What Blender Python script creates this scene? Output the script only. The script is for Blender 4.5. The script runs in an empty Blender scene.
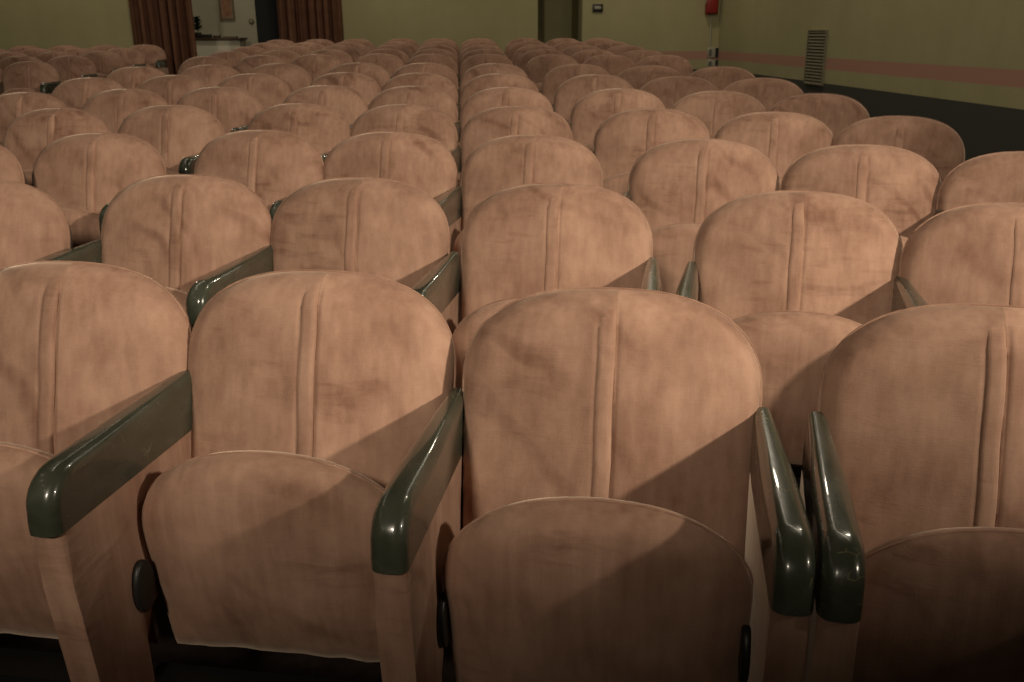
import bpy, bmesh, math, random
from mathutils import Vector, Matrix

# ------------------------------------------------------------------ camera
scene = bpy.context.scene
col = scene.collection
F_PX = 930.0
PITCH, YAW, ROLL = math.radians(18.234), math.radians(2.923), math.radians(-0.419)
CAM_H = 1.33
fwd = Vector((math.sin(YAW), math.cos(YAW), 0))
right = Vector((math.cos(YAW), -math.sin(YAW), 0))
look = fwd * math.cos(PITCH) + Vector((0, 0, -math.sin(PITCH)))
down = Vector((0, 0, -math.cos(PITCH))) - fwd * math.sin(PITCH)
r2 = right * math.cos(ROLL) - down * math.sin(ROLL)
d2 = right * math.sin(ROLL) + down * math.cos(ROLL)
cam_data = bpy.data.cameras.new('camera')
cam_data.sensor_width = 36.0
cam_data.lens = F_PX / 1024 * 36.0
cam_data.clip_start, cam_data.clip_end = 0.05, 100
cam_data.dof.use_dof = True
cam_data.dof.focus_distance = 1.75
cam_data.dof.aperture_fstop = 11
cam = bpy.data.objects.new('camera', cam_data)
col.objects.link(cam)
m = Matrix((r2, -d2, -look)).transposed().to_4x4()
m.translation = Vector((0, 0, CAM_H))
cam.matrix_world = m
scene.camera = cam

# ------------------------------------------------------------------ world, lights, exposure
world = bpy.data.worlds.new('world')
scene.world = world
world.use_nodes = True
bg = world.node_tree.nodes['Background']
bg.inputs['Color'].default_value = (1.0, 0.86, 0.66, 1)
bg.inputs['Strength'].default_value = 0.0

vs = scene.view_settings
vs.view_transform = 'Standard'
vs.look = 'None'
vs.gamma = 1.0
vs.use_curve_mapping = False
vs.exposure = 0.08


def light(name, kind, loc, target, energy, color, **kw):
    d = bpy.data.lights.new(name, kind)
    d.energy = energy
    d.color = color
    for k, v in kw.items():
        setattr(d, k, v)
    o = bpy.data.objects.new(name, d)
    o.location = loc
    if target is not None:
        o.rotation_euler = (Vector(target) - Vector(loc)).to_track_quat('-Z', 'Y').to_euler()
    col.objects.link(o)
    return o


WARM = (1.0, 0.86, 0.67)
# All lamps hang outside the picture, on the walls or ceiling that carry them.
# spotlight on the right-hand wall near the stage: throws the armrest shadows
light('wall_spotlight_right_offscreen', 'SPOT', (3.45, -1.2, 2.95), (-1.0, 4.2, 1.15), 860, WARM,
      spot_size=math.radians(45.5), spot_blend=0.5, shadow_soft_size=0.10)
# stage spotlight under the ceiling behind the photographer: lights those shadows from the front
light('stage_spotlight_behind_offscreen', 'SPOT', (-1.6, -3.4, 4.1), (0.0, 6.0, 1.4), 820, WARM,
      spot_size=math.radians(48.5), spot_blend=0.4, shadow_soft_size=0.3)
# row of small ceiling bulbs on the left: the dotted glints on the armrest tips
for i in range(6):
    light('ceiling_bulb_left_%d_offscreen' % (i + 1), 'POINT', (-3.4, -3.6 + 1.15 * i, 4.3), None, 2.4, WARM, shadow_soft_size=0.022)
# long strip lamps under the ceiling: the streaks along the armrest edges
for n_, x in (('left', -2.4), ('right', 1.9)):
    light('ceiling_strip_%s_offscreen' % n_, 'AREA', (x, 5.6, 4.3), (x, 5.6, 0), 8, WARM, shape='RECTANGLE', size=0.10, size_y=6.0)
# unseen lamps added for the hall's general lighting, facing straight down
for n_, x, y, e in (('rear_left', -5.5, 12.0, 22), ('rear_middle', -1.3, 12.0, 22), ('rear_right', 2.4, 12.0, 22),
                    ('right_far', 2.4, 8.0, 22), ('right_near', 2.4, 4.0, 22)):
    light('added_lamp_%s_offscreen' % n_, 'AREA', (x, y, 4.3), (x, y, 0), e, WARM, shape='DISK', size=0.35)
# the lobby's own ceiling lamp
light('lobby_ceiling_lamp_offscreen', 'AREA', (-3.6, 14.6, 4.3), (-3.6, 14.6, 0), 16, WARM, shape='DISK', size=0.4)

# ------------------------------------------------------------------ helpers


def hash_noise(x, y, z=0.0):
    return (math.sin(x * 1.7 + 1.3 * y + 0.7 * z) + math.sin(2.3 * y - 1.1 * x + 1.9 * z + 1.0)
            + math.sin(3.1 * x + 0.6 * y - 2.3 * z + 2.0)) / 3.0


def mesh_obj(name, verts, faces, mat, parent=None, smooth=True):
    me = bpy.data.meshes.new(name)
    me.from_pydata(verts, [], faces)
    me.update()
    if smooth:
        me.polygons.foreach_set('use_smooth', [True] * len(me.polygons))
    me.materials.append(mat)
    o = bpy.data.objects.new(name, me)
    col.objects.link(o)
    if parent:
        o.parent = parent
    return o


def bm_obj(name, bm, mat, parent=None, smooth=True):
    me = bpy.data.meshes.new(name)
    bmesh.ops.recalc_face_normals(bm, faces=bm.faces)
    bm.to_mesh(me)
    bm.free()
    if smooth:
        me.polygons.foreach_set('use_smooth', [True] * len(me.polygons))
        try:
            me.set_sharp_from_angle(angle=math.radians(50))
        except Exception:
            pass
    me.materials.append(mat)
    o = bpy.data.objects.new(name, me)
    col.objects.link(o)
    if parent:
        o.parent = parent
    return o


def bm_box(bm, x0, x1, y0, y1, z0, z1):
    vs_ = [bm.verts.new(c) for c in ((x0, y0, z0), (x1, y0, z0), (x1, y1, z0), (x0, y1, z0),
                                     (x0, y0, z1), (x1, y0, z1), (x1, y1, z1), (x0, y1, z1))]
    for f in ((0, 3, 2, 1), (4, 5, 6, 7), (0, 1, 5, 4), (1, 2, 6, 5), (2, 3, 7, 6), (3, 0, 4, 7)):
        bm.faces.new([vs_[i] for i in f])
    return vs_


def box(name, b, mat, parent=None, bevel=0.0):
    bm = bmesh.new()
    bm_box(bm, *b)
    if bevel:
        bmesh.ops.bevel(bm, geom=bm.edges[:], offset=bevel, segments=2, affect='EDGES', profile=0.5)
    return bm_obj(name, bm, mat, parent, smooth=bool(bevel))


def prism_yz(profile, x0, x1, bevel=0.0, seg=3, skip=None):
    """closed (y, z) profile extruded along x; outline edges of both caps bevelled"""
    bm = bmesh.new()
    a = [bm.verts.new((x0, y, z)) for y, z in profile]
    b = [bm.verts.new((x1, y, z)) for y, z in profile]
    n = len(profile)
    bm.faces.new(a[::-1])
    bm.faces.new(b)
    for i in range(n):
        bm.faces.new((a[i], a[(i + 1) % n], b[(i + 1) % n], b[i]))
    if bevel:
        e = []
        for ring in (a, b):
            for i in range(n):
                if skip and skip(profile[i], profile[(i + 1) % n]):
                    continue
                ed = bm.edges.get((ring[i], ring[(i + 1) % n]))
                if ed:
                    e.append(ed)
        bmesh.ops.bevel(bm, geom=e, offset=bevel, segments=seg, affect='EDGES', profile=0.5)
    return bm


def tube(path, radius, sides=6, closed=False):
    bm = bmesh.new()
    n = len(path)
    rings = []
    for i, p in enumerate(path):
        p = Vector(p)
        a = Vector(path[max(i - 1, 0)])
        b = Vector(path[min(i + 1, n - 1)])
        t = (b - a).normalized()
        u = t.cross(Vector((0, 1, 0.01)))
        u.normalize()
        w = t.cross(u)
        rings.append([bm.verts.new(p + (u * math.cos(k * 2 * math.pi / sides) + w * math.sin(k * 2 * math.pi / sides)) * radius)
                      for k in range(sides)])
    for i in range(n - 1):
        for k in range(sides):
            bm.faces.new((rings[i][k], rings[i][(k + 1) % sides], rings[i + 1][(k + 1) % sides], rings[i + 1][k]))
    bm.faces.new(rings[0][::-1])
    bm.faces.new(rings[-1])
    return bm


def lathe(profile, steps=20):
    bm = bmesh.new()
    rings = [[bm.verts.new((r * math.cos(k * 2 * math.pi / steps), r * math.sin(k * 2 * math.pi / steps), z)) for k in range(steps)]
             for r, z in profile]
    for a, b in zip(rings, rings[1:]):
        for k in range(steps):
            bm.faces.new((a[k], a[(k + 1) % steps], b[(k + 1) % steps], b[k]))
    bm.faces.new(rings[0][::-1])
    bm.faces.new(rings[-1])
    return bm


def empty(name, loc, rz=0):
    o = bpy.data.objects.new(name, None)
    o.location = loc
    o.rotation_euler = (0, 0, rz)
    o.empty_display_size = 0.1
    col.objects.link(o)
    return o


def tag(o, label=None, cat=None, group=None, kind=None):
    if label:
        o['label'] = label
    if cat:
        o['category'] = cat
    if group:
        o['group'] = group
    if kind:
        o['kind'] = kind
    return o


# ------------------------------------------------------------------ materials
class NT:
    def __init__(self, name):
        self.m = bpy.data.materials.new(name)
        self.m.use_nodes = True
        self.t = self.m.node_tree
        self.bsdf = self.t.nodes['Principled BSDF']

    def n(self, kind, **kw):
        nd = self.t.nodes.new(kind)
        for k, v in kw.items():
            setattr(nd, k, v)
        return nd

    def l(self, a, b):
        self.t.links.new(a, b)

    def math(self, op, a, b=None):
        nd = self.n('ShaderNodeMath', operation=op)
        for i, v in enumerate((a, b)):
            if v is None:
                continue
            if hasattr(v, 'is_linked'):
                self.l(v, nd.inputs[i])
            else:
                nd.inputs[i].default_value = v
        return nd.outputs[0]

    def noise(self, vec, scale, detail=3, rough=0.5):
        nd = self.n('ShaderNodeTexNoise')
        nd.inputs['Scale'].default_value = scale
        nd.inputs['Detail'].default_value = detail
        nd.inputs['Roughness'].default_value = rough
        if vec is not None:
            self.l(vec, nd.inputs['Vector'])
        return nd.outputs['Fac']

    def ramp(self, fac, lo, hi):
        nd = self.n('ShaderNodeMapRange')
        self.l(fac, nd.inputs['Value'])
        nd.inputs['From Min'].default_value = lo
        nd.inputs['From Max'].default_value = hi
        return nd.outputs['Result']

    def mix(self, fac, a, b, blend='MIX'):
        nd = self.n('ShaderNodeMix', data_type='RGBA', blend_type=blend)
        for i, v in ((0, fac), (6, a), (7, b)):
            if hasattr(v, 'is_linked'):
                self.l(v, nd.inputs[i])
            elif isinstance(v, tuple):
                nd.inputs[i].default_value = (*v, 1) if len(v) == 3 else v
            else:
                nd.inputs[i].default_value = v
        return nd.outputs[2]

    def scaled(self, vec, s, offset=None):
        nd = self.n('ShaderNodeVectorMath', operation='MULTIPLY')
        self.l(vec, nd.inputs[0])
        nd.inputs[1].default_value = s
        return nd.outputs[0]

    def bump(self, h, strength, dist):
        nd = self.n('ShaderNodeBump')
        nd.inputs['Strength'].default_value = strength
        nd.inputs['Distance'].default_value = dist
        self.l(h, nd.inputs['Height'])
        self.l(nd.outputs['Normal'], self.bsdf.inputs['Normal'])


def velvet(name, light_c, dark_c, sheen=0.35, nap=0.0):
    k = NT(name)
    co = k.n('ShaderNodeTexCoord').outputs['Object']
    oi = k.n('ShaderNodeObjectInfo')
    off = k.n('ShaderNodeVectorMath', operation='SCALE')
    off.inputs[0].default_value = (37.0, 19.0, 53.0)
    k.l(oi.outputs['Random'], off.inputs['Scale'])
    add = k.n('ShaderNodeVectorMath', operation='ADD')
    k.l(co, add.inputs[0])
    k.l(off.outputs[0], add.inputs[1])
    v = add.outputs[0]
    blotch = k.ramp(k.noise(v, 7.0, 4, 0.55), 0.35, 0.68)
    streak = k.ramp(k.noise(k.scaled(v, (55, 55, 3.0)), 1.0, 3), 0.3, 0.72)
    weave = k.noise(k.scaled(v, (420, 420, 60)), 1.0, 2)
    weave2 = k.noise(k.scaled(v, (60, 60, 420)), 1.0, 2)
    crush = k.ramp(k.noise(k.scaled(v, (9, 9, 42)), 1.0, 3), 0.52, 0.72)
    crush_m = k.ramp(k.noise(v, 3.2, 1), 0.5, 0.66)
    crush = k.math('MULTIPLY', crush, crush_m)
    # big hand-swept nap marks
    sweep = k.n('ShaderNodeTexWave', wave_type='BANDS', bands_direction='DIAGONAL')
    sweep.inputs['Scale'].default_value = 3.0
    sweep.inputs['Distortion'].default_value = 9.0
    sweep.inputs['Detail'].default_value = 2.0
    k.l(v, sweep.inputs['Vector'])
    sw = k.math('MULTIPLY', k.ramp(sweep.outputs['Fac'], 0.75, 1.0), k.ramp(k.noise(v, 4.0, 1), 0.5, 0.75))
    tone = k.math('ADD', k.math('MULTIPLY', blotch, 0.46), k.math('MULTIPLY', streak, 0.26))
    tone = k.math('ADD', tone, k.math('MULTIPLY', k.math('ADD', weave, weave2), 0.16))
    tone = k.math('SUBTRACT', tone, k.math('MULTIPLY', crush, 0.30))
    tone = k.math('SUBTRACT', tone, k.math('MULTIPLY', sw, 0.38))
    c = k.mix(k.ramp(tone, 0.0, 0.78), dark_c, light_c)
    # seat to seat difference in wear
    tint = k.math('ADD', k.math('MULTIPLY', oi.outputs['Random'], 0.16), 0.92)
    hv = k.n('ShaderNodeHueSaturation')
    k.l(tint, hv.inputs['Value'])
    k.l(c, hv.inputs['Color'])
    k.l(hv.outputs['Color'], k.bsdf.inputs['Base Color'])
    k.bsdf.inputs['Roughness'].default_value = 0.9
    k.bsdf.inputs['Specular IOR Level'].default_value = 0.12
    k.bsdf.inputs['Sheen Weight'].default_value = sheen
    k.bsdf.inputs['Sheen Roughness'].default_value = 0.35
    k.bsdf.inputs['Sheen Tint'].default_value = (1.0, 0.82, 0.66, 1)
    h = k.math('ADD', k.math('MULTIPLY', weave, 0.5), k.math('MULTIPLY', weave2, 0.5))
    h = k.math('ADD', h, k.math('MULTIPLY', crush, 1.5))
    h = k.math('ADD', h, k.math('MULTIPLY', sw, 0.8))
    k.bump(h, 0.35, 0.0016)
    if nap:
        # the pile of the two half panels leans outwards from the middle seam
        sp = k.n('ShaderNodeSeparateXYZ')
        k.l(co, sp.inputs[0])
        sg = k.math('MULTIPLY', k.math('SIGN', k.math('ADD', sp.outputs['X'], -0.011)), nap)
        cb = k.n('ShaderNodeCombineXYZ')
        k.l(sg, cb.inputs[0])
        tr = k.n('ShaderNodeVectorTransform', vector_type='VECTOR', convert_from='OBJECT', convert_to='WORLD')
        k.l(cb.outputs[0], tr.inputs[0])
        ad = k.n('ShaderNodeVectorMath', operation='ADD')
        old = k.bsdf.inputs['Normal'].links[0].from_socket
        k.l(old, ad.inputs[0])
        k.l(tr.outputs[0], ad.inputs[1])
        nm = k.n('ShaderNodeVectorMath', operation='NORMALIZE')
        k.l(ad.outputs[0], nm.inputs[0])
        k.l(nm.outputs[0], k.bsdf.inputs['Normal'])
    return k.m


def plain(name, c, rough=0.6, spec=0.5, var=0.12, scale=12.0, metal=0.0, coat=0.0):
    k = NT(name)
    co = k.n('ShaderNodeTexCoord').outputs['Object']
    f = k.ramp(k.noise(co, scale, 4), 0.3, 0.7)
    cc = k.mix(f, tuple(x * (1 - var) for x in c), tuple(min(1, x * (1 + var)) for x in c))
    k.l(cc, k.bsdf.inputs['Base Color'])
    k.bsdf.inputs['Roughness'].default_value = rough
    k.bsdf.inputs['Specular IOR Level'].default_value = spec
    k.bsdf.inputs['Metallic'].default_value = metal
    k.bsdf.inputs['Coat Weight'].default_value = coat
    return k.m


def lacquer():
    k = NT('green_lacquer')
    co = k.n('ShaderNodeTexCoord').outputs['Object']
    oi = k.n('ShaderNodeObjectInfo')
    off = k.n('ShaderNodeVectorMath', operation='SCALE')
    off.inputs[0].default_value = (11.0, 29.0, 7.0)
    k.l(oi.outputs['Random'], off.inputs['Scale'])
    add = k.n('ShaderNodeVectorMath', operation='ADD')
    k.l(co, add.inputs[0])
    k.l(off.outputs[0], add.inputs[1])
    v = add.outputs[0]
    blot = k.ramp(k.noise(k.scaled(v, (30, 9, 30)), 1.0, 4), 0.3, 0.7)
    c = k.mix(blot, (0.036, 0.041, 0.028), (0.058, 0.063, 0.046))
    # thin curved scratches
    w = k.n('ShaderNodeTexVoronoi', feature='DISTANCE_TO_EDGE')
    w.inputs['Scale'].default_value = 26.0
    dist = k.n('ShaderNodeVectorMath', operation='ADD')
    nz = k.n('ShaderNodeTexNoise')
    nz.inputs['Scale'].default_value = 24.0
    k.l(v, nz.inputs['Vector'])
    sc = k.n('ShaderNodeVectorMath', operation='SCALE')
    sc.inputs['Scale'].default_value = 0.05
    k.l(nz.outputs['Color'], sc.inputs[0])
    k.l(v, dist.inputs[0])
    k.l(sc.outputs[0], dist.inputs[1])
    k.l(dist.outputs[0], w.inputs['Vector'])
    line = k.math('LESS_THAN', w.outputs['Distance'], 0.012)
    msk = k.math('GREATER_THAN', k.noise(v, 17.0, 2), 0.62)
    scr = k.math('MULTIPLY', line, msk)
    c2 = k.mix(k.math('MULTIPLY', scr, 0.75), c, (0.16, 0.16, 0.08))
    k.l(c2, k.bsdf.inputs['Base Color'])
    k.l(k.math('ADD', k.math('MULTIPLY', blot, 0.10), 0.20), k.bsdf.inputs['Roughness'])
    k.bsdf.inputs['Coat Weight'].default_value = 0.65
    k.bsdf.inputs['Coat Roughness'].default_value = 0.035
    k.bump(k.noise(v, 60.0, 3), 0.06, 0.001)
    return k.m


def wall_paint():
    """olive plaster with the painted rose band and the dark dado, by height above the front floor"""
    k = NT('olive_wall_paint')
    pos = k.n('ShaderNodeNewGeometry').outputs['Position']
    sep = k.n('ShaderNodeSeparateXYZ')
    k.l(pos, sep.inputs[0])
    z = sep.outputs['Z']
    mott = k.ramp(k.noise(pos, 1.3, 5, 0.6), 0.3, 0.7)
    base = k.mix(mott, (0.345, 0.318, 0.170), (0.405, 0.372, 0.212))
    grime = k.ramp(k.noise(k.scaled(pos, (5, 5, 0.6)), 1.0, 3), 0.45, 0.75)
    base = k.mix(k.math('MULTIPLY', grime, 0.22), base, (0.29, 0.27, 0.155))
    band = k.math('MULTIPLY', k.math('GREATER_THAN', z, 0.978), k.math('LESS_THAN', z, 1.088))
    c = k.mix(band, base, (0.43, 0.237, 0.175))
    dado = k.math('LESS_THAN', z, 0.845)
    c = k.mix(dado, c, (0.060, 0.062, 0.052))
    k.l(c, k.bsdf.inputs['Base Color'])
    k.bsdf.inputs['Roughness'].default_value = 0.75
    k.bsdf.inputs['Specular IOR Level'].default_value = 0.25
    k.bump(k.noise(pos, 35.0, 4), 0.12, 0.004)
    return k.m


M = {}
M['velvet'] = velvet('rose_velvet', (0.42, 0.258, 0.186), (0.20, 0.105, 0.072), 0.5)
M['velvet_back'] = velvet('rose_velvet_back', (0.42, 0.258, 0.186), (0.20, 0.105, 0.072), 0.5, 0.16)
M['velvet_strip'] = M['piping'] = M['panel'] = M['velvet']
M['green'] = lacquer()
M['black'] = plain('black_metal', (0.012, 0.012, 0.011), 0.45)
M['shell'] = plain('dark_back_shell', (0.035, 0.028, 0.022), 0.5)
M['wall'] = wall_paint()
M['floor'] = plain('dark_carpet', (0.020, 0.014, 0.012), 0.95, 0.1, 0.3, 40)
M['ceiling'] = plain('ceiling_paint', (0.25, 0.235, 0.17), 0.85, 0.2)
M['curtain'] = plain('brown_curtain_cloth', (0.135, 0.062, 0.036), 0.85, 0.2, 0.15, 9)
M['lobby'] = plain('lobby_white_paint', (0.55, 0.52, 0.40), 0.7, 0.3, 0.05, 2)
M['counter_white'] = plain('counter_white_paint', (0.74, 0.70, 0.56), 0.6, 0.3, 0.04, 2)
M['wood'] = plain('brown_ledge_wood', (0.075, 0.045, 0.025), 0.5, 0.4, 0.25, 20)
M['slab_black'] = plain('flat_black', (0.014, 0.014, 0.015), 0.7, 0.2)
M['vent'] = plain('vent_grey_paint', (0.17, 0.158, 0.10), 0.5)
M['vent_dark'] = M['vent']
M['red'] = plain('red_paint', (0.26, 0.016, 0.014), 0.4)
M['plate'] = plain('white_plate_plastic', (0.36, 0.345, 0.26), 0.4)
M['socket'] = plain('black_socket_plastic', (0.012, 0.012, 0.012), 0.4)
M['socket_grey'] = plain('grey_socket_plastic', (0.13, 0.125, 0.10), 0.4)
M['leaf'] = plain('dark_leaf', (0.012, 0.035, 0.014), 0.5)
M['pot'] = plain('dark_pot', (0.018, 0.016, 0.014), 0.5)
M['frame'] = plain('picture_frame_wood', (0.20, 0.15, 0.085), 0.5)
M['print'] = plain('picture_print', (0.36, 0.19, 0.12), 0.7, 0.2, 0.35, 14)
M['mat'] = plain('picture_mat', (0.36, 0.27, 0.18), 0.7)
M['tag'] = plain('faded_tag', (0.30, 0.14, 0.11), 0.6)

# ------------------------------------------------------------------ the room
XW_R, XW_L, Y_BACK, Y_FRONT, Z_CEIL = 3.64, -8.0, 13.6, -6.0, 4.4
SLOPE = 0.0399


def floor_z(x, y):
    if y < 1.5:
        z = 0.0
    elif y < 7.4:
        z = SLOPE * (y - 1.5)
    elif y < 8.6:
        z = SLOPE * 5.9 + (y - 7.4) * 0.004
    else:
        z = SLOPE * 5.9 + 0.0048 + 0.034 * (min(y, 12.9) - 8.6)
    if y > 8.6:
        t = min(1, max(0, (-2.75 - x) / 0.6))
        k = min(1, (y - 8.6) / 0.4) * (1 if y < 12.9 else max(0, (13.4 - y) / 0.5))
        z -= 0.055 * t * k
    return z


xs = [XW_L, -6, -3.6, -3.35, -3.15, -2.95, -2.75, -1, 1, XW_R + 1.2]
ys = [Y_FRONT, -2, 1.5, 4, 7.4, 8.0, 8.6, 9.0, 10, 11, 12, 12.9, 13.15, 13.4, 14, 18.2]
fv = [(x, y, floor_z(x, y)) for y in ys for x in xs]
ff = [(j * len(xs) + i, j * len(xs) + i + 1, (j + 1) * len(xs) + i + 1, (j + 1) * len(xs) + i)
      for j in range(len(ys) - 1) for i in range(len(xs) - 1)]
nf = len(fv)
fl = mesh_obj('floor', fv + [(x, y, z - 0.15) for x, y, z in fv], ff + [tuple(nf + i for i in f[::-1]) for f in ff], M['floor'], smooth=False)
tag(fl, kind='structure')
tag(box('ceiling', (XW_L, XW_R + 0.2, Y_FRONT, 18.2, Z_CEIL, Z_CEIL + 0.1), M['ceiling']), kind='structure')
tag(box('wall_right', (XW_R, XW_R + 0.2, Y_FRONT, Y_BACK + 0.7, -0.2, Z_CEIL), M['wall']), kind='structure')
tag(box('wall_left', (XW_L - 0.2, XW_L, Y_FRONT, 18.2, -0.2, Z_CEIL), M['wall']), kind='structure')
tag(box('wall_front', (XW_L, XW_R, Y_FRONT - 0.2, Y_FRONT, -0.2, Z_CEIL), M['wall']), kind='structure')

# rear wall with the lobby doorway and the recess
DX0, DX1, DZ = -4.05, -1.95, 2.45
NX0, NX1 = 1.085, 1.705
bm = bmesh.new()
bm_box(bm, XW_L, DX0, Y_BACK, Y_BACK + 0.2, -0.2, Z_CEIL)
bm_box(bm, DX0, DX1, Y_BACK, Y_BACK + 0.2, DZ, Z_CEIL)
bm_box(bm, DX1, NX0, Y_BACK, Y_BACK + 0.2, -0.2, Z_CEIL)
bm_box(bm, NX1, XW_R, Y_BACK, Y_BACK + 0.2, -0.2, Z_CEIL)
bm_box(bm, NX0, NX1, Y_BACK, Y_BACK + 0.2, 2.6, Z_CEIL)
bm_box(bm, NX0, NX1, Y_BACK + 0.2, Y_BACK + 1.3, 2.6, 2.8)
bm_box(bm, NX0 - 0.1, NX1 + 0.1, Y_BACK + 1.3, Y_BACK + 1.4, -0.2, 2.8)
bm_box(bm, NX0 - 0.1, NX0, Y_BACK + 0.2, Y_BACK + 1.3, -0.2, 2.8)
bm_box(bm, NX1, NX1 + 0.1, Y_BACK + 0.2, Y_BACK + 1.3, -0.2, 2.8)
tag(bm_obj('wall_back', bm, M['wall'], smooth=False), kind='structure')
# lobby beyond the doorway
Y_LOB = 16.6
tag(box('wall_lobby', (-7.0, 0.4, Y_LOB, Y_LOB + 0.15, -0.2, Z_CEIL), M['lobby']), kind='structure')
tag(box('wall_lobby_side', (0.4, 0.55, Y_BACK + 0.2, Y_LOB, -0.2, Z_CEIL), M['lobby']), kind='structure')


def px(u, v, y):
    """world point on the plane y = const seen at photo pixel (u, v)"""
    d = r2 * (u - 512) + d2 * (v - 341) + look * F_PX
    t = y / d.y
    return Vector((0, 0, CAM_H)) + d * t


def px_x(u, v, x):
    d = r2 * (u - 512) + d2 * (v - 341) + look * F_PX
    return Vector((0, 0, CAM_H)) + d * (x / d.x)


# ------------------------------------------------------------------ cinema seats
random.seed(7)


def pillow_mesh(W, z0, zs, zt, puff, back_puff, thick, nx, nz, seam=None, narrow=0.0, wrinkle=0.0, seed=0.0, expo=2.15, edge=0.03, rib=True):
    """upholstered cushion standing in the x-z plane, front towards -y.
    outline: straight sides from z0 to zs, elliptic top up to zt."""
    def top(x):
        q = min(1.0, abs(x) / W)
        return zs + (zt - zs) * max(0.0, 1 - q ** expo) ** (1 / expo)

    def sx(i):  # denser at both sides and around the seam
        s = -1 + 2 * i / nx
        return math.sin(s * math.pi / 2)
    xs_ = [W * sx(i) for i in range(nx + 1)]
    if seam:
        xs_ += [seam[0] - 0.010, seam[0] - 0.004, seam[0], seam[0] + 0.004, 0.5 * (seam[0] + seam[1]), seam[1] - 0.004, seam[1], seam[1] + 0.005, seam[1] + 0.012]
        keep = []
        for x in sorted(xs_):
            if not keep or x - keep[-1] > 0.0015:
                keep.append(x)
        xs_ = keep
    ol = []
    for k in range(160):
        s = -1 + 2 * k / 159
        x = W * math.sin(s * math.pi / 2)
        ol.append((x, top(x)))
    for k in range(30):
        z = z0 + (zs - z0) * k / 30
        ol.append((-W, z))
        ol.append((W, z))

    def dist(x, z):
        return math.sqrt(min((x - a) ** 2 + (z - b) ** 2 for a, b in ol + [(x, z0 - 0.0)]))
    nxx = len(xs_)
    ts = [math.sin(j / nz * math.pi / 2) * 0.55 + 0.45 * j / nz for j in range(nz + 1)]
    ts = [(1 - (1 - j / nz) ** 1.5) for j in range(nz + 1)]
    fr, bk = [], []
    for i, x in enumerate(xs_):
        for t in ts:
            z = z0 + t * (top(x) - z0)
            d = dist(x, z)
            e = min(1.0, d / edge)
            rnd = math.sqrt(max(0.0, 1 - (1 - e) ** 2))
            bul = min(1.0, d / (0.75 * W))
            y = -(thick * 0.5) * rnd - puff * (1 - (1 - bul) ** 2)
            if seam:
                g = 0.0
                fade = min(1.0, max(0.0, (zt - 0.012 - z) / 0.03))
                for sxm, dep, wd in ((seam[0], 0.002, 0.003), (seam[1], 0.009, 0.005)):
                    g += dep * math.exp(-((x - sxm) / wd) ** 2)
                g += 0.016 * abs(x) / W - 0.016
                y += g * fade * min(1, d / 0.02)
            if wrinkle:
                wv = hash_noise(x * 22 + seed, z * 40 + seed * 1.7, seed) * 0.5 + hash_noise(x * 55 - seed, z * 30, seed * 2.1) * 0.5
                near = math.exp(-((d - 0.035) / 0.03) ** 2)
                y += wrinkle * wv * (0.35 + near) * rnd
            w_ = 1 - narrow * max(0.0, (zs - z) / (zs - z0))
            fr.append((x * w_, y, z))
            yb = (thick * 0.5) * rnd + back_puff * (1 - (1 - bul) ** 2)
            bk.append((x * w_, yb, z))
    nrow = nz + 1
    faces = []
    n = len(fr)

    def is_rim(i, j):
        return i == 0 or i == nxx - 1 or j == 0 or j == nrow - 1
    idx_b = {}
    verts = list(fr)
    for i in range(nxx):
        for j in range(nrow):
            q = i * nrow + j
            if is_rim(i, j):
                idx_b[q] = q
                verts[q] = (fr[q][0], 0.5 * (fr[q][1] + bk[q][1]), fr[q][2])
            else:
                idx_b[q] = len(verts)
                verts.append(bk[q])
    for i in range(nxx - 1):
        for j in range(nrow - 1):
            a, b, c, d = i * nrow + j, (i + 1) * nrow + j, (i + 1) * nrow + j + 1, i * nrow + j + 1
            faces.append((a, b, c, d))
            faces.append((idx_b[d], idx_b[c], idx_b[b], idx_b[a]))
    rim = []
    for z in [z0 + (zs - z0) * k / 6 for k in range(6)]:
        rim.append((-W * (1 - narrow * (zs - z) / (zs - z0)), 0, z))
    for k in range(33):
        x = W * math.sin((-1 + 2 * k / 32) * math.pi / 2)
        rim.append((x, 0, top(x)))
    for z in [zs - (zs - z0) * k / 6 for k in range(1, 7)]:
        rim.append((W * (1 - narrow * (zs - z) / (zs - z0)), 0, z))
    return verts, faces, rim


BACK_TOP, ARM_TOP = 0.92, 0.738
LEAN = 0.28


def lean_back(p):
    x, y, z = p
    return (x, y + (z - BACK_TOP) * LEAN + 0.035, z)


def lean_tip(p):
    x, y, z = p
    return (x, y - 0.285 + (0.68 - z) * 0.17, z)


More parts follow.
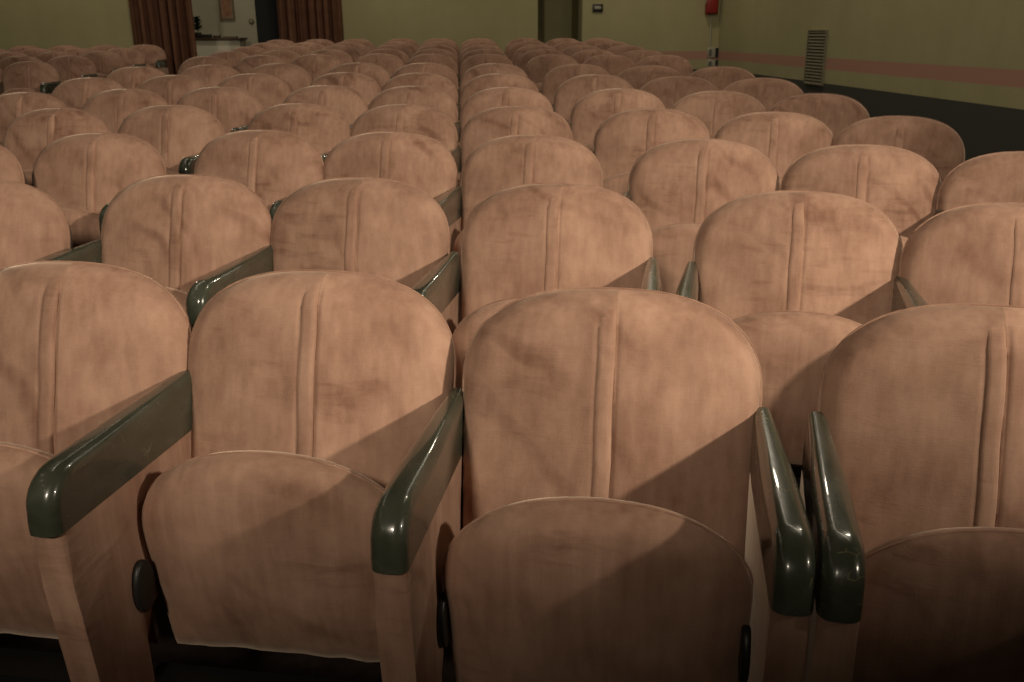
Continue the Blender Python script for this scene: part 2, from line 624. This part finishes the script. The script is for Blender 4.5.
def make_data(nx, nz, seed, wr, sides):
    """the meshes of one seat kind, shared between its copies"""
    D = {}
    seam = (-0.019, 0.011)
    v, f, rim = pillow_mesh(0.2550, 0.36, 0.745, BACK_TOP - 0.004, 0.016, 0.004, 0.062, nx, nz, seam, 0.05, 0.0016 * wr, seed, 2.5)
    o = mesh_obj('backrest', [lean_back(p) for p in v], f, M['velvet_back'])
    D['backrest'] = o
    o = bm_obj('piping', tube([lean_back(p) for p in rim], 0.0024, sides), M['piping'])
    D['back_piping'] = o
    # folded strip sewn down the middle of the back
    sv, sf = [], []
    n = 18
    prof = [(-0.0190, 0.0055), (-0.0172, 0.0026), (-0.010, 0.0012), (0.000, 0.0004), (0.007, 0.0002), (0.0095, 0.0025), (0.0105, 0.012)]
    for j in range(n + 1):
        z = 0.40 + (0.904 - 0.40) * (1 - (1 - j / n) ** 1.7)
        e = min(1.0, (BACK_TOP - 0.004 - z) / 0.03)
        bul = min(1.0, (BACK_TOP - 0.004 - z) / 0.191)
        ysurf = -0.031 * math.sqrt(max(0, 1 - (1 - e) ** 2)) - 0.016 * (1 - (1 - bul) ** 2) - 0.0178 * min(1.0, max(0.0, (BACK_TOP - 0.016 - z) / 0.03))
        wob = 0.0012 * math.sin(z * 37 + seed)
        pin = 1.0 - 0.15 * math.exp(-((z - 0.885) / 0.012) ** 2)
        for (a, b) in prof:
            sv.append(lean_back((a * pin + wob, ysurf + b + 0.003 * (1 - pin) + (0.006 if j == n else 0.0015 if j == n - 1 else 0.0), z)))
    m_ = len(prof)
    for j in range(n):
        for i in range(m_ - 1):
            a = j * m_ + i
            sf.append((a, a + 1, a + 1 + m_, a + m_))
    D['seam_strip'] = mesh_obj('seam_strip', sv, sf, M['velvet_strip'])
    # back shell behind the upholstery
    def out(x):
        q = min(1.0, abs(x) / 0.240)
        return 0.735 + 0.16 * max(0.0, 1 - q ** 2.3) ** (1 / 2.3)
    pts = [(0.240 * math.sin((-1 + 2 * k / 20) * math.pi / 2),) for k in range(21)]
    pts = [(x, out(x)) for (x,) in pts] + [(0.225, 0.30), (-0.225, 0.30)]
    bm = bmesh.new()
    a = [bm.verts.new(lean_back((x, 0.020, z))) for x, z in pts]
    b = [bm.verts.new(lean_back((x, 0.045, z))) for x, z in pts]
    bm.faces.new(a)
    bm.faces.new(b[::-1])
    for i in range(len(pts)):
        bm.faces.new((a[i], b[i], b[(i + 1) % len(pts)], a[(i + 1) % len(pts)]))
    D['shell'] = bm_obj('back_shell', bm, M['shell'])
    # folded-up seat cushion
    v, f, rim = pillow_mesh(0.2380, 0.270, 0.520, 0.690, 0.034, 0.012, 0.075, max(14, nx - 6), max(12, nz - 6), None, 0.03, 0.0045 * wr, seed + 3.1, 2.2, 0.04)
    D['seat'] = mesh_obj('seat_cushion', [lean_tip(p) for p in v], f, M['velvet'])
    D['seat_piping'] = bm_obj('piping', tube([lean_tip(p) for p in rim], 0.0022, sides), M['piping'])
    # armrest: level top, nose curving down in front
    path = [(-0.03, ARM_TOP, 0.0)] + [(-0.03 - 0.39 * k / 5, ARM_TOP, 0.0) for k in range(1, 6)]
    for k in range(1, 11):
        t = k / 10 * math.pi / 2
        path.append((-0.42 - 0.066 * math.sin(t), ARM_TOP - 0.056 + 0.056 * math.cos(t), t))
    path += [(-0.488, 0.664, math.pi / 2), (-0.488, 0.646, math.pi / 2)]
    hwid, rad, nk = 0.0265, 0.019, 7
    sect = []
    for k in range(nk):
        t = math.pi / 2 * k / (nk - 1)
        sect.append((-hwid + rad - rad * math.cos(t), rad - rad * math.sin(t)))
    sect = sect + [(-x, d) for x, d in sect[::-1]]
    bm = bmesh.new()
    grid = []
    for (py, pz, t) in path:
        ny, nz_ = -math.sin(t), math.cos(t)
        tp = 0.60 + 0.40 * min(1.0, max(0.0, (-0.03 - py) / 0.26))
        grid.append([bm.verts.new((sx_ * tp, py - ny * d, max(pz - nz_ * d, 0.640))) for sx_, d in sect])
    for a, b in zip(grid, grid[1:]):
        for k in range(len(sect) - 1):
            bm.faces.new((a[k], a[k + 1], b[k + 1], b[k]))
    cl = bm.verts.new((-hwid * 0.6, -0.03, 0.632))
    cr = bm.verts.new((hwid * 0.6, -0.03, 0.632))
    bm.faces.new([g[0] for g in grid] + [cl])
    bm.faces.new(([g[-1] for g in grid] + [cr])[::-1])
    bm.faces.new(grid[0] + [cr, cl])
    bm.faces.new((grid[-1] + [cr, cl])[::-1])
    D['arm'] = bm_obj('armrest', bm, M['green'])
    prof = [(-0.02, 0.650), (-0.478, 0.650), (-0.470, 0.55), (-0.450, 0.37), (-0.40, 0.0), (-0.29, 0.0), (-0.325, 0.36), (-0.29, 0.415), (-0.02, 0.43)]
    bm = prism_yz(prof, -0.0255, 0.0255, 0.012, 3, skip=lambda p, q: p[1] > 0.64 and q[1] > 0.64 or p[1] < 0.01 and q[1] < 0.01)
    for v_ in bm.verts:
        v_.co.x *= 0.62 + 0.38 * min(1.0, max(0.0, (-0.03 - v_.co.y) / 0.26))
    D['panel'] = bm_obj('side_panel', bm, M['panel'])
    # pivot bracket on the inner face of the panel
    prof = [(-0.310 + 0.028 * math.cos(t), 0.455 + 0.048 * math.sin(t)) for t in [k * 2 * math.pi / 18 for k in range(18)]]
    bm = prism_yz(prof, 0.0, 0.012, 0.004, 2)
    D['pivot'] = bm_obj('pivot_bracket', bm, M['black'])
    bm = bmesh.new()
    bm_box(bm, -0.245, 0.245, -0.34, -0.26, 0.20, 0.265)
    bmesh.ops.bevel(bm, geom=bm.edges[:], offset=0.006, segments=2, affect='EDGES')
    D['rail'] = bm_obj('support_rail', bm, M['black'])
    meshes = {k: (o.name.split('.')[0], o.data) for k, o in D.items()}
    for o in D.values():
        bpy.data.objects.remove(o)
    return meshes


KINDS_NEAR = [make_data(34, 26, s, 1.0, 6) for s in (0.3, 2.9, 5.7, 8.8)]
KINDS_FAR = [make_data(20, 16, s, 0.7, 5) for s in (1.1, 4.4)]


def add_part(D, key, parent, loc=(0, 0, 0), rz=0.0):
    name, me = D[key]
    o = bpy.data.objects.new(name, me)
    o.location = loc
    o.rotation_euler = (0, 0, rz)
    o.parent = parent
    col.objects.link(o)
    return o


def make_seat(x, y, yaw, kinds, label, group, arms, tip_tilt=0.0):
    """arms: list of local x positions of the arm + panel this seat carries"""
    D = random.choice(kinds)
    t = empty('cinema_seat', (x, y, floor_z(x, y)), yaw)
    tag(t, label, 'seat', group)
    b = add_part(D, 'backrest', t)
    add_part(D, 'back_piping', b)
    add_part(D, 'seam_strip', b)
    add_part(D, 'shell', b)
    s = add_part(D, 'seat', t, (0, 0.01 * tip_tilt, 0.006 * tip_tilt))
    add_part(D, 'seat_piping', s)
    for ax, ay, ar in arms:
        p = add_part(D, 'panel', t, (ax, ay, 0), ar)
        add_part(D, 'arm', p)
        if ax < 0:
            add_part(D, 'pivot', p, (0.0255, 0, 0))
        else:
            add_part(D, 'pivot', p, (-0.0255 - 0.012, 0, 0))
    rl = add_part(D, 'rail', t)
    return t, rl


ORD = ['first', 'second', 'third', 'fourth', 'fifth', 'sixth', 'seventh', 'eighth', 'ninth', 'tenth', 'eleventh', 'twelfth']
COLX = [-2.209, -1.808, -1.337, -0.759, -0.269, 0.244, 0.828, 1.310, 1.763]
COLS = [-0.150, -0.016, 0.058, 0.080, -0.010, -0.130, -0.282, -0.459, -0.640]
COLX[0], COLX[1] = -2.29, -1.815
YAWC = [-8, -8, -8, -12, -12, -12, -16, -16, -16]
Y1, DY = 1.655, 0.9086
rows = []
for r in range(7):
    rows.append((r, [(COLX[c], Y1 + r * DY + COLS[c], YAWC[c]) for c in range(9)]))
for c, yy in ((3, 1.735), (4, 1.640), (5, 1.495), (6, 1.345)):
    rows[0][1][c] = (COLX[c], yy, YAWC[c])
for c, dx in ((3, -0.022), (4, -0.020), (6, 0.015)):
    q = rows[1][1][c]
    rows[1][1][c] = (q[0] + dx, q[1], q[2])
for r in range(5):
    k = 1.0 - 0.12 * r
    rows.append((7 + r, [(COLX[c], 9.0 + r * 0.90 + COLS[c] * k, YAWC[c] * k) for c in range(9)]))

for r, seats in rows:
    kinds = KINDS_NEAR if r < 4 else KINDS_FAR
    for c, (x, y, a) in enumerate(seats):
        yaw = math.radians(a)
        first, last = c % 3 == 0, c % 3 == 2
        arms = []
        rt = Vector((math.cos(yaw), math.sin(yaw)))
        bk = Vector((-math.sin(yaw), math.cos(yaw)))
        if first:
            arms.append((-0.257, 0.0, 0.0))
        else:
            px_, py_, _ = seats[c - 1]
            dv = Vector(((px_ - x) / 2, (py_ - y) / 2))
            arms.append((dv.dot(rt), dv.dot(bk), 0.0))
        if last:
            arms.append((0.257, 0.0, 0.0))
        lab = 'rose velvet tip-up seat, %s row from the front, %s column from the vented wall' % (ORD[r], ORD[8 - c])
        st, rl = make_seat(x, y, yaw, kinds, lab, 'rose velvet cinema seats in the middle block', arms,
                  tip_tilt=random.uniform(-1, 1))
        if r == 0 and c == 4:
            tg = box('rail_tag', (-0.02, 0.02, -0.3425, -0.339, 0.212, 0.255), M['tag'], rl)
            tag(tg, 'small faded pinkish tag on the rail')

# side block by the curtained doorway
LY = [9.3, 10.25, 11.14, 11.84, 12.7]
LX = [-4.03, -4.53, -5.03, -5.53, -6.03]
for r, y in enumerate(LY):
    for c, x in enumerate(LX):
        if r == 0 and c > 2:
            continue
        arms = [(-0.25, 0, 0)] + ([(0.25, 0, 0)] if c == 0 else [])
        lab = 'rose velvet seat, side block before the curtain, %s row, %s from its aisle end' % (ORD[r], ORD[c])
        make_seat(x, y, math.radians(4), KINDS_FAR, lab, 'rose velvet cinema seats in the side block', arms,
                  tip_tilt=random.uniform(-1, 1))

# ------------------------------------------------------------------ curtains


def curtain(x0, x1, y, z0, z1, folds, label, phase=0.0, gather=0.0):
    nx_, nz_ = folds * 14, 14
    vv, ff_ = [], []
    th = 0.008
    for side in (0, 1):
        for i in range(nx_ + 1):
            s = i / nx_
            for j in range(nz_ + 1):
                t = j / nz_
                x = x0 + (x1 - x0) * s + gather * (t - 0.5) * (0.5 - s)
                w = math.sin(s * folds * 2 * math.pi + phase + 0.5 * math.sin(7 * s + phase))
                w2 = 0.35 * math.sin(s * folds * 4.6 * math.pi + 2 + phase)
                amp = 0.075 * (0.75 + 0.25 * (1 - t))
                vv.append((x + 0.02 * math.sin(s * folds * 4 * math.pi + phase), y + amp * (w + w2) + side * th, z0 + (z1 - z0) * t))
    n = (nx_ + 1) * (nz_ + 1)
    r = nz_ + 1
    for i in range(nx_):
        for j in range(nz_):
            a, b, c, d = i * r + j, (i + 1) * r + j, (i + 1) * r + j + 1, i * r + j + 1
            ff_.append((a, b, c, d))
            ff_.append((n + d, n + c, n + b, n + a))
    for i in range(nx_):
        for j in (0, nz_):
            a, b = i * r + j, (i + 1) * r + j
            ff_.append((a, n + a, n + b, b))
    for j in range(nz_):
        for i in (0, nx_):
            a, b = i * r + j, i * r + j + 1
            ff_.append((a, b, n + b, n + a))
    o = mesh_obj('curtain', vv, ff_, M['curtain'])
    tag(o, label, 'curtain', 'brown doorway curtains')
    return o


YC = Y_BACK - 0.13
zf = floor_z(-4, YC)
curtain(-4.43, -3.60, YC, floor_z(-4, YC) + 0.005, 2.5, 7, 'brown pleated curtain beside the side block, left of the lobby plant', 0.3)
curtain(-2.47, -1.61, YC, floor_z(-2, YC) + 0.005, 2.5, 7, 'brown pleated curtain beside the black doorway strip, against bare olive wall', 1.1)
rod = empty('curtain_rod', (-3.02, Y_BACK - 0.13, 2.52))
tag(rod, 'dark curtain rod above the lobby doorway', 'curtain rod')
bm = tube([(-1.55, 0, 0), (1.55, 0, 0)], 0.016, 10)
bm_obj('rod', bm, M['wood'], rod)
for x in (-1.5, 1.5):
    bm_obj('bracket', tube([(x, 0, 0), (x, 0.13, 0)], 0.012, 8) if False else tube([(x, 0, 0), (x + 0.001, 0.13, 0)], 0.012, 8), M['wood'], rod)

# plain black slab standing in the doorway
p0, p1 = px(257.5, 30, Y_BACK + 0.10), px(275.5, 30, Y_BACK + 0.10)
slab = box('slab_1', (p0.x, p1.x + 0.2, Y_BACK + 0.06, Y_BACK + 0.11, floor_z(-2.5, 14), DZ - 0.005), M['slab_black'])
tag(slab, kind='structure')

# ------------------------------------------------------------------ lobby furniture
YCN = 15.7
c0, c1 = px(195, 38, YCN), px(241, 38, YCN)
ctr = empty('lobby_counter', ((c0.x + c1.x) / 2, YCN, floor_z(-4, YCN)))
tag(ctr, 'white lobby counter with a dark wooden ledge, seen through the doorway', 'counter')
hw = (c1.x - c0.x) / 2
hz = c0.z - floor_z(-4, YCN)
box('body', (-hw - 0.4, hw - 0.03, 0.03, 0.45, 0, hz - 0.04), M['counter_white'], ctr, 0.004)
box('ledge', (-hw - 0.42, hw, 0.0, 0.47, hz - 0.04, hz), M['wood'], ctr, 0.006)
# plant on the counter
pp = px(198, 35, YCN + 0.15)
pl = empty('potted_plant', (pp.x, YCN + 0.15, c0.z))
tag(pl, 'dark green potted plant standing on the lobby counter ledge', 'plant')
bm_obj('pot', lathe([(0.035, 0.0), (0.05, 0.02), (0.058, 0.075), (0.055, 0.085), (0.045, 0.082)], 18), M['pot'], pl)
bm_obj('stem', tube([(0, 0, 0.07), (0.005, 0, 0.16), (0.01, 0.0, 0.28)], 0.006, 6), M['leaf'], pl)
for k in range(26):
    a = k * 2.4
    h = 0.10 + 0.20 * (k / 25)
    L = 0.125 * (1.0 - 0.3 * (k / 25))
    d = Vector((math.cos(a), math.sin(a) * 0.8, 0.75)).normalized()
    side = Vector((-math.sin(a), math.cos(a), 0))
    o_ = Vector((0.005, 0, h))
    v_ = []
    for t, w in ((0, 0.004), (0.35, 0.032), (0.7, 0.027), (1.0, 0.002)):
        c_ = o_ + d * (L * t) + Vector((0, 0, -0.02 * t * t))
        v_ += [c_ - side * w, c_ + Vector((0, 0, 0.004)), c_ + side * w]
    f_ = []
    for i in range(3):
        b_ = i * 3
        f_ += [(b_, b_ + 1, b_ + 4, b_ + 3), (b_ + 1, b_ + 2, b_ + 5, b_ + 4)]
    mesh_obj('leaf', [tuple(q) for q in v_], f_, M['leaf'], pl)
# low clutter on the ledge
for (u0, u1, h, lab) in ((199, 211, 0.055, 'low dark tray on the lobby ledge beside the plant'),
                         (214, 220, 0.035, 'small brown box on the lobby ledge'),
                         (224, 237, 0.022, 'flat stack of papers on the lobby ledge')):
    a, b = px(u0, 36, YCN + 0.2), px(u1, 36, YCN + 0.2)
    o = box(('tray', 'small_box', 'paper_stack')[0 if u0 == 199 else 1 if u0 == 214 else 2],
            (-(b.x - a.x) / 2, (b.x - a.x) / 2, -0.08, 0.08, 0, h), M['pot'] if u0 == 199 else M['wood'] if u0 == 214 else M['frame'], None, 0.004)
    o.location = ((a.x + b.x) / 2, YCN + 0.2, c0.z)
    tag(o, lab, ('tray', 'box', 'papers')[0 if u0 == 199 else 1 if u0 == 214 else 2])
# framed picture on the lobby wall
a, b = px(220.5, 20, Y_LOB), px(235.5, 20, Y_LOB)
w = (b.x - a.x) / 2
pic = empty('framed_picture', ((a.x + b.x) / 2, Y_LOB, a.z))
tag(pic, 'framed reddish picture hanging on the pale lobby wall', 'picture')
H_ = 0.50
bm = bmesh.new()
for bb in ((-w, w, 0, 0.03), (-w, w, H_ - 0.03, H_), (-w, -w + 0.03, 0.03, H_ - 0.03), (w - 0.03, w, 0.03, H_ - 0.03)):
    bm_box(bm, bb[0], bb[1], -0.03, 0.0, bb[2], bb[3])
bm_obj('frame', bm, M['frame'], pic, False)
box('mat', (-w + 0.03, w - 0.03, -0.012, 0, 0.03, H_ - 0.03), M['mat'], pic)
box('print', (-w + 0.05, w - 0.05, -0.015, -0.008, 0.055, H_ - 0.055), M['print'], pic)
# round thermostat on the lobby wall
q = px(251.5, 21.5, Y_LOB)
th = empty('wall_thermostat', (q.x, Y_LOB, q.z))
tag(th, 'small round dial on the pale lobby wall beside the black door', 'thermostat')
bm = lathe([(0.046, 0), (0.046, 0.012), (0.036, 0.02)], 20)
o = bm_obj('base', bm, M['frame'], th)
o.rotation_euler = (math.radians(90), 0, 0)
bm = lathe([(0.024, 0.02), (0.024, 0.034), (0.018, 0.037)], 18)
o = bm_obj('dial', bm, M['plate'], th)
o.rotation_euler = (math.radians(90), 0, 0)

# ------------------------------------------------------------------ wall fittings
# louvred vent on the right wall
a, b = px_x(810, 30, XW_R), px_x(828.5, 30, XW_R)
zb = px_x(806, 83.5, XW_R).z
ya, yb = b.y, a.y
vent = empty('wall_vent', (XW_R, (ya + yb) / 2, zb))
tag(vent, 'tall narrow louvred vent grille in the right wall across the rose band', 'vent')
hw, H_ = (yb - ya) / 2, a.z - zb
bm = bmesh.new()
for (y0, y1, z0, z1) in ((-hw, hw, 0, 0.012), (-hw, hw, H_ - 0.012, H_), (-hw, -hw + 0.02, 0.012, H_ - 0.012), (hw - 0.02, hw, 0.012, H_ - 0.012)):
    bm_box(bm, -0.022, 0.0, y0, y1, z0, z1)
bm_obj('frame', bm, M['vent'], vent, False)
box('backing', (-0.004, 0.0, -hw + 0.02, hw - 0.02, 0.012, H_ - 0.012), M['vent_dark'], vent)
bm = bmesh.new()
vs_ = [bm.verts.new(c) for c in ((-0.022, -hw + 0.02, -0.008), (-0.019, -hw + 0.02, -0.008), (-0.005, -hw + 0.02, 0.011), (-0.008, -hw + 0.02, 0.011),
                                 (-0.022, hw - 0.02, -0.008), (-0.019, hw - 0.02, -0.008), (-0.005, hw - 0.02, 0.011), (-0.008, hw - 0.02, 0.011))]
for f in ((0, 1, 2, 3), (7, 6, 5, 4), (0, 4, 5, 1), (1, 5, 6, 2), (2, 6, 7, 3), (3, 7, 4, 0)):
    bm.faces.new([vs_[i] for i in f])
sl = bm_obj('slat', bm, M['vent'], vent, False)
NS = 17
sl.location = (0, 0, 0.02)
for i in range(1, NS):
    c_ = sl.copy()
    col.objects.link(c_)
    c_.parent = vent
    c_.location = (0, 0, 0.02 + (H_ - 0.038) * i / (NS - 1))

# red fire alarm cabinet by the corner
a, b = px(704.5, 14, Y_BACK), px(716, 14, Y_BACK)
red = empty('fire_box', ((a.x + b.x) / 2, Y_BACK, a.z))
tag(red, 'red fire box mounted high on the rear wall by the corner', 'fire box')
w = (b.x - a.x) / 2
box('body', (-w, w, -0.10, 0, 0, 0.36), M['red'], red, 0.006)
box('front_cover', (-w + 0.012, w - 0.012, -0.112, -0.10, 0.015, 0.345), M['red'], red, 0.003)
box('side_label', (-w - 0.002, -w, -0.085, -0.02, 0.14, 0.24), M['plate'], red)
# conduit down from it
q = px(710, 40, Y_BACK)
cd = bm_obj('conduit', tube([(q.x, Y_BACK - 0.012, a.z), (q.x, Y_BACK - 0.012, 0.76)], 0.011, 8), M['plate'])
tag(cd, 'thin pale cable conduit running down from the red fire box', 'conduit')
# two socket plates under it
for v0, v1, lab in ((47.5, 57.5, 'upper double socket plate on the corner, under the red fire box'),
                    (59.5, 67.5, 'lower double socket plate on the corner, under the red fire box')):
    a, b = px(707, v1, Y_BACK), px(719.5, v0, Y_BACK)
    so = empty('socket_plate', ((a.x + b.x) / 2, Y_BACK, a.z))
    tag(so, lab, 'socket', 'socket plates by the corner')
    w, H_ = (b.x - a.x) / 2, b.z - a.z
    box('plate', (-w, w, -0.03, 0, 0, H_), M['plate'], so, 0.003)
    box('socket', (-w + 0.012, -w + 0.055, -0.034, -0.028, 0.02, H_ - 0.02), M['socket_grey'], so)
    box('socket', (w - 0.065, w - 0.004, -0.040, -0.028, 0.004, H_ - 0.004), M['socket'], so)
# small switch on the rear wall beside the recess
a, b = px(592.5, 12, Y_BACK), px(603, 4, Y_BACK)
sw = empty('wall_switch', ((a.x + b.x) / 2, Y_BACK, a.z))
tag(sw, 'small dark framed switch with pale centre on the rear wall beside the recess', 'switch')
w, H_ = (b.x - a.x) / 2, b.z - a.z
box('plate', (-w, w, -0.02, 0, 0, H_), M['socket'], sw, 0.004)
box('rocker', (-w + 0.03, w - 0.03, -0.027, -0.018, H_ * 0.35, H_ * 0.72), M['plate'], sw, 0.002)
